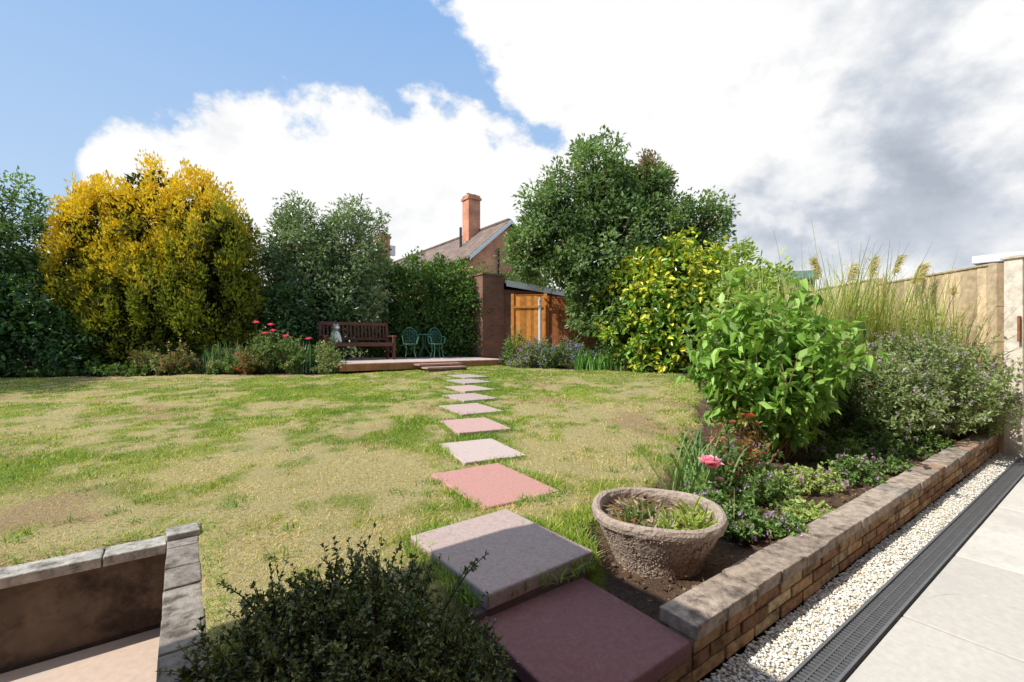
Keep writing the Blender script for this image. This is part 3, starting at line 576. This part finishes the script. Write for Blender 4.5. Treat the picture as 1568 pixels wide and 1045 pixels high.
def shrub(mb,base,R,H,nst,perleaf,L,W,pal,mat=0,kind=4,br=.05,start=.35,stem=(.004,(.12,.08,.05)),cone=1.0,up=.0,sub=3,flower=None,bell=1.0,fm=2,curl=.2):
    b=np.array(base,float); n=nst; an=rng.random(n)*6.283; rr=np.sqrt(rng.random(n)); k=np.linspace(0,1,7)
    hd=rr*R; top=H*np.sqrt(np.clip(1.05-(rr*bell)**2,.08,1))*rng.uniform(.78,1.05,n)
    r=hd[:,None]*(k**(1/(1+cone*.2)))*1.0; 
    z=top[:,None]*(k+.25*k*(1-k))
    P=np.stack([b[0]+np.cos(an)[:,None]*(r+br),b[1]+np.sin(an)[:,None]*(r+br),b[2]+z],-1)+np.cumsum(rng.normal(0,.012*H,(n,7,3)),1)*.7
    mb.tubes(P,np.linspace(1,.4,7)*stem[0],4,1,stem[1])
    ALL=[P]
    m=n*sub; pi=np.repeat(np.arange(n),sub); kk=rng.integers(2,6,m); st=P[pi,kk]; d=P[pi,kk+1]-P[pi,kk]; d/=np.linalg.norm(d,axis=1,keepdims=True)+1e-9
    d=d*.6+unit(m)*.75; d[:,2]+=.25; ln=rng.uniform(.12,.28,m)*H; q=np.linspace(0,1,7)[None,:,None]
    Q=st[:,None]+d[:,None]*q*ln[:,None,None]; mb.tubes(Q[:,::3],np.array([.6,.45,.3])*stem[0],3,1,stem[1]); ALL.append(Q)
    A=np.concatenate(ALL); nn=len(A)*perleaf; ai=np.repeat(np.arange(len(A)),perleaf); f=rng.uniform(start,1,nn)*5.999; f=np.where(ai>=n,rng.uniform(.1,1,nn)*5.999,f); j=f.astype(int); g=(f-j)[:,None]
    pos=A[ai,j]*(1-g)+A[ai,j+1]*g; tg=A[ai,j+1]-A[ai,j]; tg/=np.linalg.norm(tg,axis=1,keepdims=True)+1e-9
    u=unit(nn); D=tg*.5+u*.9+np.array([0,0,up]); N=np.array([0,0,1.0])+rng.normal(0,.45,(nn,3))+.3*tg
    pal=np.array(pal,float); x=rng.random(nn)*(len(pal)-1)*.999; a=x.astype(int); c=pal[a]*(1-(x-a)[:,None])+pal[a+1]*(x-a)[:,None]; c=c*rng.uniform(.8,1.2,(nn,1))
    sz=rng.uniform(.6,1.15,nn); mb.leaves(pos,D,N,L*sz,W*sz,c,mat,kind,curl)
    if flower:
        frac,fl,fw,fc,cl=flower; m=rng.random(len(A))<frac; tip=A[m][:,-1]; T=np.repeat(tip,cl,0)+rng.normal(0,fl*.6,(len(tip)*cl,3))
        fc=np.array(fc)[rng.integers(0,len(fc),len(T))]; mb.leaves(T,unit(len(T)),unit(len(T)),fl,fw,fc*rng.uniform(.7,1.3,(len(T),1)),fm)
    return A
mb=MB()
pl=[[.12,.21,.04],[.20,.34,.065],[.31,.45,.11]]
A=shrub(mb,(2.05,3.70,.14),.52,1.32,56,14,.105,.06,pl,0,6,.04,.22,(.006,(.25,.17,.09)),sub=4,bell=.75,up=-.2,curl=.6)
A=shrub(mb,(2.35,4.15,.14),.58,1.25,44,13,.10,.055,[[.08,.15,.035],[.16,.28,.05],[.24,.38,.09]],0,6,.04,.2,(.006,(.2,.13,.07)),sub=4,bell=.8,up=-.2,curl=.6)
A=shrub(mb,(2.2,3.72,.14),.42,.7,26,10,.09,.05,pl,0,6,.04,.3,(.005,(.25,.17,.09)),sub=3,bell=.8,up=-.1,curl=.5)
mb.build('hydrangea_shrub',[M_leaf,M_bark])
mb=MB(); shrub(mb,(3.0,4.3,.14),.4,.75,40,12,.05,.025,[[.04,.08,.025],[.10,.15,.04]],0,4,.05,.1); shrub(mb,(2.95,3.85,.14),.3,.28,40,10,.04,.02,[[.05,.10,.03],[.13,.2,.05]],0,4,.05,.1)
shrub(mb,(3.1,4.6,.14),.35,.95,30,10,.05,.025,[[.07,.09,.03],[.34,.14,.04]],0,4,.05,.3); mb.build('low_dark_shrub',[M_leaf,M_bark])
GP=[[.13,.19,.055],[.23,.30,.11],[.34,.39,.20]]; FL=[[.50,.37,.52],[.56,.44,.54],[.44,.34,.40]]
mb=MB()
for (x,y,R_,H_,ff) in [(3.45,4.35,.42,.88,.15),(4.05,4.45,.48,1.03,.3),(4.6,4.68,.42,.95,.35),(4.3,5.1,.5,1.10,.4),(3.6,4.95,.5,1.1,.4),(4.75,5.2,.35,1.1,.3)]:
    shrub(mb,(x,y,.13),R_,H_,80,17,.045,.021,GP,0,4,.05,.1,(.003,(.2,.14,.1)),sub=6,flower=(ff,.016,.014,FL,9))
mb.build('catmint_shrub',[M_leaf,M_bark,M_petal])
mb=MB()
for (x,y,h,nb) in [(3.55,5.35,2.0,420),(4.0,5.5,2.2,420),(4.45,5.5,2.05,400),(3.4,5.9,2.05,260),(4.6,6.1,2.15,360),(4.3,7.0,2.1,260),(4.75,5.1,1.85,380)]:
    xx=x+rng.normal(0,.12,nb); yy=y+rng.normal(0,.1,nb); c=np.array([.27,.34,.09])*rng.uniform(.6,1.4,(nb,1)); c=np.where(rng.random((nb,1))<.45,np.array([.52,.47,.22])*rng.uniform(.7,1.2,(nb,1)),c)
    blades(mb,xx,yy,np.full(nb,.2),h+0*xx,.42,.012,c,0,7,.55)
for (x,y,h,hx) in [(4.2,5.45,2.38,.12),(4.65,5.4,2.3,.22),(4.5,5.6,2.45,.25),(3.7,5.4,2.9,-.15),(4.0,5.5,2.3,.1),(3.3,5.4,2.75,-.2),(4.7,5.6,2.3,.3),(3.95,5.6,2.4,-.2),(4.8,5.2,2.1,.3)]:
    k=np.linspace(0,1,9); P=np.stack([x+hx*k**2.2,y+0*k,.2+(h-.2)*(k-.12*k**4)],-1); mb.tubes(P,np.linspace(.004,.0018,9),4,0,(.40,.38,.15))
    if h<2.7:
        n=110; f=rng.uniform(.84,1,n); pos=np.stack([x+hx*f**2.2,0*f+y,.2+(h-.2)*(f-.12*f**4)],-1); D=np.array([hx*3,0,.3])+rng.normal(0,.25,(n,3)); D[:,2]-=.2
        mb.leaves(pos,D,unit(n),.11,.007,np.array([.55,.48,.25])*rng.uniform(.7,1.2,(n,1)),0)
mb.build('ornamental_grass',[M_leaf])
mb=MB()
DC=[[.03,.045,.015],[.07,.10,.03],[.14,.17,.05],[.22,.24,.08]]
for (x,y,R_,H_,n_) in [(-.40,1.26,.26,.38,130),(-.62,1.24,.24,.32,90),(-.22,1.2,.22,.26,80),(-.42,1.0,.32,.32,100),(-.15,1.02,.2,.20,60),(-.62,1.05,.18,.22,50)]:
    shrub(mb,(x,y,.13),R_,H_,n_,18,.017,.010,DC,0,4,.02,.15,(.0022,(.09,.06,.04)),sub=5,up=.2,flower=(.04,.006,.006,[[.6,.6,.58],[.5,.4,.38]],2))
k=np.linspace(0,1,6)
for i in range(30):
    a=rng.uniform(-1,1); b0=np.array([-.42+.16*rng.normal(),1.28+.08*rng.normal(),.3]); e=b0+np.array([a*.18,rng.normal(0,.06),rng.uniform(.12,.22)]); P=b0+(e-b0)*k[:,None]+np.array([0,0,.03])*np.sin(k*3)[:,None]
    mb.tubes(P,np.linspace(.0028,.001,6),4,1,(.09,.055,.04)); n=44; f=rng.uniform(.2,1,n)*4.99; j=f.astype(int); g=(f-j)[:,None]; pos=P[j]*(1-g)+P[j+1]*g; mb.leaves(pos,unit(n)+[0,0,.4],unit(n)+[0,0,.8],.015,.008,np.array([.07,.11,.03])*rng.uniform(.6,1.8,(n,1)),0)
mb.build('cotoneaster_shrub',[M_gloss,M_bark,M_petal])

# ---------------------------------------------------------------- flowers
def rose(mb,c,r,col,mat=2,n=26):
    i=np.arange(n); q=i*2.4; f=i/n; D=np.stack([np.cos(q)*(.2+f),np.sin(q)*(.2+f),1.1-f*1.0],-1); P=np.array(c)+np.stack([np.cos(q),np.sin(q),0*q],-1)*r*.15*f[:,None]
    N=np.stack([-np.cos(q),-np.sin(q),.6+0*q],-1); mb.leaves(P,D,N,r*(.55+.5*f),r*.85,np.array(col)*rng.uniform(.8,1.25,(n,1)),mat,6,-.2)
mb=MB()
A=shrub(mb,(1.28,2.85,.14),.22,.45,14,7,.05,.03,[[.07,.14,.04],[.17,.25,.07]],0,6,.02,.2,(.004,(.12,.14,.05)),sub=2)
A=shrub(mb,(1.5,3.0,.14),.18,.55,12,7,.045,.028,[[.36,.12,.06],[.14,.18,.05],[.48,.18,.07]],0,6,.02,.4,(.004,(.2,.08,.05)),sub=2)
A=shrub(mb,(1.2,2.7,.14),.10,.34,7,7,.045,.028,[[.10,.17,.05],[.20,.28,.09]],0,6,.02,.3,(.004,(.12,.14,.05)),sub=2)
rose(mb,(1.085,2.5,.455),.066,(.90,.46,.55),n=40); rose(mb,(1.10,2.5,.43),.045,(.90,.50,.58),n=26); mb.tubes([[1.2,2.7,.14],[1.13,2.56,.32],[1.085,2.5,.455]],.0035,5,1,(.1,.15,.05))
rose(mb,(1.57,3.0,.63),.035,(.65,.08,.05)); rose(mb,(1.43,2.95,.60),.025,(.6,.2,.12)); rose(mb,(1.15,2.52,.36),.025,(.85,.45,.5))
mb.build('rose_bush',[M_leaf,M_bark,M_petal])
mb=MB(); n=75; x=1.12+rng.normal(0,.07,n); y=2.75+rng.normal(0,.07,n); blades(mb,x,y,np.full(n,.14),.52+0*x,.75,.013,np.array([.16,.25,.08])*rng.uniform(.6,1.5,(n,1)),0,6,.5); mb.build('iris_clump',[M_leaf])
mb=MB(); n=60; x=1.0+rng.normal(0,.3,n); y=3.1+rng.normal(0,.35,n); blades(mb,x,y,gz(x,y),.22+.2*rng.random(n),.4,.004,np.array([.3,.3,.12])*rng.uniform(.6,1.3,(n,1)),0,5,.4)
mb.build('grass_seedheads',[M_leaf])
PF=[[.50,.22,.60],[.58,.36,.68],[.75,.38,.58]]
mb=MB()
for (x,y,R_,H_,pal_) in [(1.2,2.55,.15,.18,0),(1.5,2.75,.2,.22,0),(1.8,2.95,.22,.18,1),(2.05,3.1,.2,.14,1),(1.75,3.25,.22,.28,0),(1.35,2.3,.12,.12,0),(1.02,2.4,.10,.24,0),(1.15,2.3,.08,.16,0),(2.4,3.2,.2,.18,0),(2.8,3.45,.2,.18,0),(3.3,3.85,.2,.18,0),(1.65,2.55,.12,.10,1),(2.6,3.6,.2,.25,0),(3.7,4.1,.2,.2,0)]:
    shrub(mb,(x,y,.13),R_,H_,38,9,.03,.018,[[.09,.16,.04],[.21,.31,.09]] if pal_==0 else [[.27,.35,.10],[.44,.48,.18]],0,4,.02,.1,(.0018,(.1,.13,.04)),sub=3,flower=(.11,.014,.014,PF,6))
mb.build('geranium_groundcover',[M_leaf,M_bark,M_petal])
mb=MB(); 
PALS=[[[.07,.13,.03],[.19,.28,.07]],[[.11,.16,.05],[.27,.34,.12]],[[.17,.20,.09],[.36,.36,.18]],[[.22,.10,.05],[.20,.24,.07]]]
xs=np.linspace(-8.2,-3.9,40)
for x in xs:
    y=9.95+rng.uniform(-.15,.7); shrub(mb,(x+rng.normal(0,.1),y,gz(x,y)-.02),rng.uniform(.15,.35),rng.uniform(.15,.95),22,9,.06,.03,PALS[rng.integers(0,4)],0,4,.04,.1,(.004,(.12,.12,.05)),flower=(.12,.035,.035,[[.8,.7,.6],[.7,.14,.12],[.75,.65,.2]],4) if rng.random()<.6 else None)
for x in np.linspace(-12,-8.0,12):
    y=9.6+rng.uniform(-.1,.3); shrub(mb,(x,y,gz(x,y)-.02),.3,rng.uniform(.15,.4),18,9,.06,.03,PALS[0],0,4,.04,.1)
mb.build('flower_border',[M_leaf,M_bark,M_petal])
mb=MB()
for (x,y) in [(-5.4,10.1),(-5.0,10.2),(-5.7,10.2)]: shrub(mb,(x,y,.4),.3,.95,22,9,.07,.035,PALS[1],0,4,.03,.3,(.006,(.12,.14,.05)))
for (dx,z) in [(-5.64,1.52),(-5.31,1.47),(-5.25,1.34),(-4.98,1.22),(-5.45,1.28),(-6.02,.84),(-4.48,1.16)]: rose(mb,(dx,10.02,z),.085,(.85,.12,.25),2,18)
for (dx,z) in [(-5.82,.60),(-5.73,.49),(-5.79,.71),(-5.61,.65),(-5.88,.51)]: rose(mb,(dx,9.72,z),.07,(.78,.10,.05),2,14)
for (dx,z) in [(-5.64,1.5),(-5.31,1.45),(-5.25,1.3),(-4.98,1.2)]: mb.tubes([[-5.3,10.1,.5],[dx*.98-.1,10.05,1.0],[dx,10.03,z]],.008,4,1,(.12,.16,.05))
mb.build('rose_bush',[M_leaf,M_bark,M_petal])
mb=MB()
for cx in(-6.6,-6.2,-4.7): n=50; x=cx+rng.normal(0,.12,n); y=10.2+rng.normal(0,.1,n); blades(mb,x,y,gz(x,y),.75+0*x,.35,.03,np.array([.13,.22,.09])*rng.uniform(.6,1.5,(n,1)),0,5,.3)
mb.build('iris_clump',[M_leaf])
mb=MB()
for x in np.linspace(.0,3.6,20):
    y=11.7-.33*x+rng.uniform(.0,.6); h=rng.uniform(.35,.75)
    shrub(mb,(x,y,gz(x,y)-.03),rng.uniform(.25,.4),h,26,10,.06,.028,PALS[rng.integers(0,3)],0,4,.04,.1,(.004,(.12,.12,.05)),flower=(.22,.04,.035,[[.32,.24,.7],[.42,.33,.75]],4) if x<2 else None)
shrub(mb,(.15,12.2,.45),.4,.95,40,11,.07,.03,[[.08,.15,.04],[.27,.36,.11]],0,4); shrub(mb,(.7,12.3,.45),.35,.8,40,11,.07,.03,[[.08,.15,.04],[.22,.33,.11]],0,4)
n=160; x=rng.uniform(1.5,2.7,n); y=10.95+rng.normal(0,.12,n); blades(mb,x,y,gz(x,y),.55+0*x,.5,.03,np.array([.15,.28,.07])*rng.uniform(.6,1.6,(n,1)),0,5,.5)
mb.build('flower_border',[M_leaf,M_bark,M_petal])

# ---------------------------------------------------------------- sun, sky
sun=bpy.data.lights.new('sun','SUN'); sun.energy=5.0; sun.angle=math.radians(.5); sun.color=(1,.965,.89)
so_=bpy.data.objects.new('sun',sun); scene.collection.objects.link(so_)
from mathutils import Vector
hv=SUNH/np.linalg.norm(SUNH); dv=Vector((hv[0]*math.cos(EL),hv[1]*math.cos(EL),math.sin(EL)))
so_.rotation_euler=dv.to_track_quat('Z','Y').to_euler()
w=bpy.data.worlds.new('World'); scene.world=w; w.use_nodes=True; nt=w.node_tree; N=nt.nodes; L=nt.links; N.clear()
out=N.new('ShaderNodeOutputWorld'); sky=N.new('ShaderNodeTexSky'); sky.sky_type='NISHITA'; sky.sun_disc=False; sky.sun_elevation=EL; sky.sun_rotation=math.atan2(hv[0],hv[1])%(2*math.pi); sky.air_density=1.0; sky.dust_density=.6; sky.ozone_density=1.5
bg1=N.new('ShaderNodeBackground'); bg1.inputs[1].default_value=.12; L.new(sky.outputs[0],bg1.inputs[0])
tc=N.new('ShaderNodeTexCoord'); G=tc.outputs['Generated']
def math_(op,a,b=None,c=None,clamp=False):
    n=N.new('ShaderNodeMath'); n.operation=op; n.use_clamp=clamp
    for i,v in enumerate((a,b,c)):
        if v is None: continue
        if isinstance(v,(int,float)): n.inputs[i].default_value=v
        else: L.new(v,n.inputs[i])
    return n.outputs[0]
sx=N.new('ShaderNodeSeparateXYZ'); L.new(G,sx.inputs[0]); x_,y_,z_=sx.outputs
az=math_('ARCTAN2',x_,y_); el_=math_('ARCSINE',z_)
def curve(inp,pts):
    n=N.new('ShaderNodeFloatCurve'); c=n.mapping.curves[0]
    c.points[0].location=pts[0]; c.points[1].location=pts[-1]
    for p in pts[1:-1]: c.points.new(*p)
    for p in c.points: p.handle_type='VECTOR'
    n.mapping.update(); L.new(inp,n.inputs['Value']); return n.outputs[0]
D2=math.radians
azn=math_('MULTIPLY_ADD',az,1/D2(120),.5,True)
def A_(deg): return (deg+60)/120
edge=curve(azn,[(0,.05),(A_(-48),.07),(A_(-44.6),.12),(A_(-43.0),.20),(A_(-39.5),.235),(A_(-33),.27),(A_(-26.9),.305),(A_(-14.8),.31),(A_(-6.9),.305),(A_(-2.5),.29),(A_(4),.285),(1,.285)])
f1=math_('SUBTRACT',math_('MULTIPLY',edge,math.pi/2),el_)
eln=math_('MULTIPLY',el_,2/math.pi,clamp=True)
g=curve(eln,[(0,.56),(.25,.55),(.28,.515),(.30,.495),(.325,.47),(.365,.462),(.41,.42),(.5,.36),(1,.2)])
f2=math_('MULTIPLY',math_('SUBTRACT',azn,g),D2(120))
dens=math_('MAXIMUM',f1,f2)
dens=math_('MINIMUM',dens,.35)
def mrange(v,a,b,c,d,sm=True):
    n=N.new('ShaderNodeMapRange'); n.interpolation_type='SMOOTHSTEP' if sm else 'LINEAR'
    for i,k in enumerate((a,b,c,d)): n.inputs[i+1].default_value=k
    L.new(v,n.inputs[0]); return n.outputs[0]
dens=math_('SUBTRACT',dens,mrange(y_,-.35,.1,.5,0))   # unseen sky behind the camera: clouds thinned to cut the ambient fill
def noise(scale,detail,rough,off=(0,0,0),dist=0):
    mp=N.new('ShaderNodeMapping'); mp.inputs['Location'].default_value=off; mp.inputs['Scale'].default_value=(1,1,1.35); L.new(G,mp.inputs[0])
    n=N.new('ShaderNodeTexNoise'); n.inputs['Scale'].default_value=scale; n.inputs['Detail'].default_value=detail; n.inputs['Roughness'].default_value=rough; n.inputs['Distortion'].default_value=dist; L.new(mp.outputs[0],n.inputs['Vector']); return n.outputs[0]
na=noise(6,10,.6,(3.1,0,.4)); na2=noise(6,5,.55,(3.1+.03,.02,.4-.06))
nb=noise(2.2,8,.55,(1,5,2)); nb2=noise(2.2,5,.5,(1.06,5.04,1.88)); nc=noise(16,8,.6,(7,1,2)); nd=noise(4.5,7,.55,(2,8,1))
dn=math_('ADD',dens,math_('MULTIPLY',math_('SUBTRACT',na,.5),.34)); dn=math_('ADD',dn,math_('MULTIPLY',math_('SUBTRACT',nc,.5),.10))
alpha=mrange(dn,-.012,.04,0,1)
sh=math_('ADD',math_('MULTIPLY',math_('SUBTRACT',na,na2),1.5),math_('MULTIPLY',math_('SUBTRACT',nb,nb2),2.0))
def blob(px,py,r):
    v=np.array([(px-784)/697,1,(522-py)/697]); v/=np.linalg.norm(v)
    dt=N.new('ShaderNodeVectorMath'); dt.operation='DOT_PRODUCT'; L.new(G,dt.inputs[0]); dt.inputs[1].default_value=v
    return mrange(dt.outputs['Value'],math.cos(D2(r)),1,0,1)
grey=math_('ADD',math_('MULTIPLY',blob(1500,180,25),.46),math_('MULTIPLY',blob(1150,315,11),.26))
grey=math_('ADD',grey,math_('MULTIPLY',blob(1300,260,13),.16)); grey=math_('ADD',grey,math_('MULTIPLY',blob(640,330,9),.10))
grey=math_('MULTIPLY',grey,mrange(nd,.36,.64,1.25,.2))
val=math_('SUBTRACT',math_('MULTIPLY_ADD',sh,.5,1.06),grey)
cr=N.new('ShaderNodeValToRGB'); e=cr.color_ramp.elements; e[0].position=0; e[0].color=(.34,.38,.46,1); e[1].position=.9; e[1].color=(1.0,1.0,1.0,1)
m=e.new(.5); m.color=(.60,.65,.73,1); L.new(val,cr.inputs[0])
bg2=N.new('ShaderNodeBackground'); bg2.inputs[1].default_value=1.0; L.new(cr.outputs[0],bg2.inputs[0])
bg3=N.new('ShaderNodeBackground'); bg3.inputs[1].default_value=1.0
hr=N.new('ShaderNodeValToRGB'); e=hr.color_ramp.elements; e[0].position=0; e[0].color=(.66,.82,.98,1); e[1].position=.5; e[1].color=(.24,.50,.97,1); L.new(eln,hr.inputs[0]); L.new(hr.outputs[0],bg3.inputs[0])
m0=N.new('ShaderNodeMixShader'); m0.inputs[0].default_value=.8; L.new(bg1.outputs[0],m0.inputs[1]); L.new(bg3.outputs[0],m0.inputs[2])
mx=N.new('ShaderNodeMixShader'); L.new(alpha,mx.inputs[0]); L.new(m0.outputs[0],mx.inputs[1]); L.new(bg2.outputs[0],mx.inputs[2]); L.new(mx.outputs[0],out.inputs[0])
# ---------------------------------------------------------------- camera
cam=bpy.data.cameras.new('camera'); cam.lens=16.0; cam.sensor_width=36; cam.clip_start=.05; cam.clip_end=3000
co=bpy.data.objects.new('camera',cam); scene.collection.objects.link(co); co.location=(0,0,EYE); co.rotation_euler=(math.pi/2,0,0); scene.camera=co
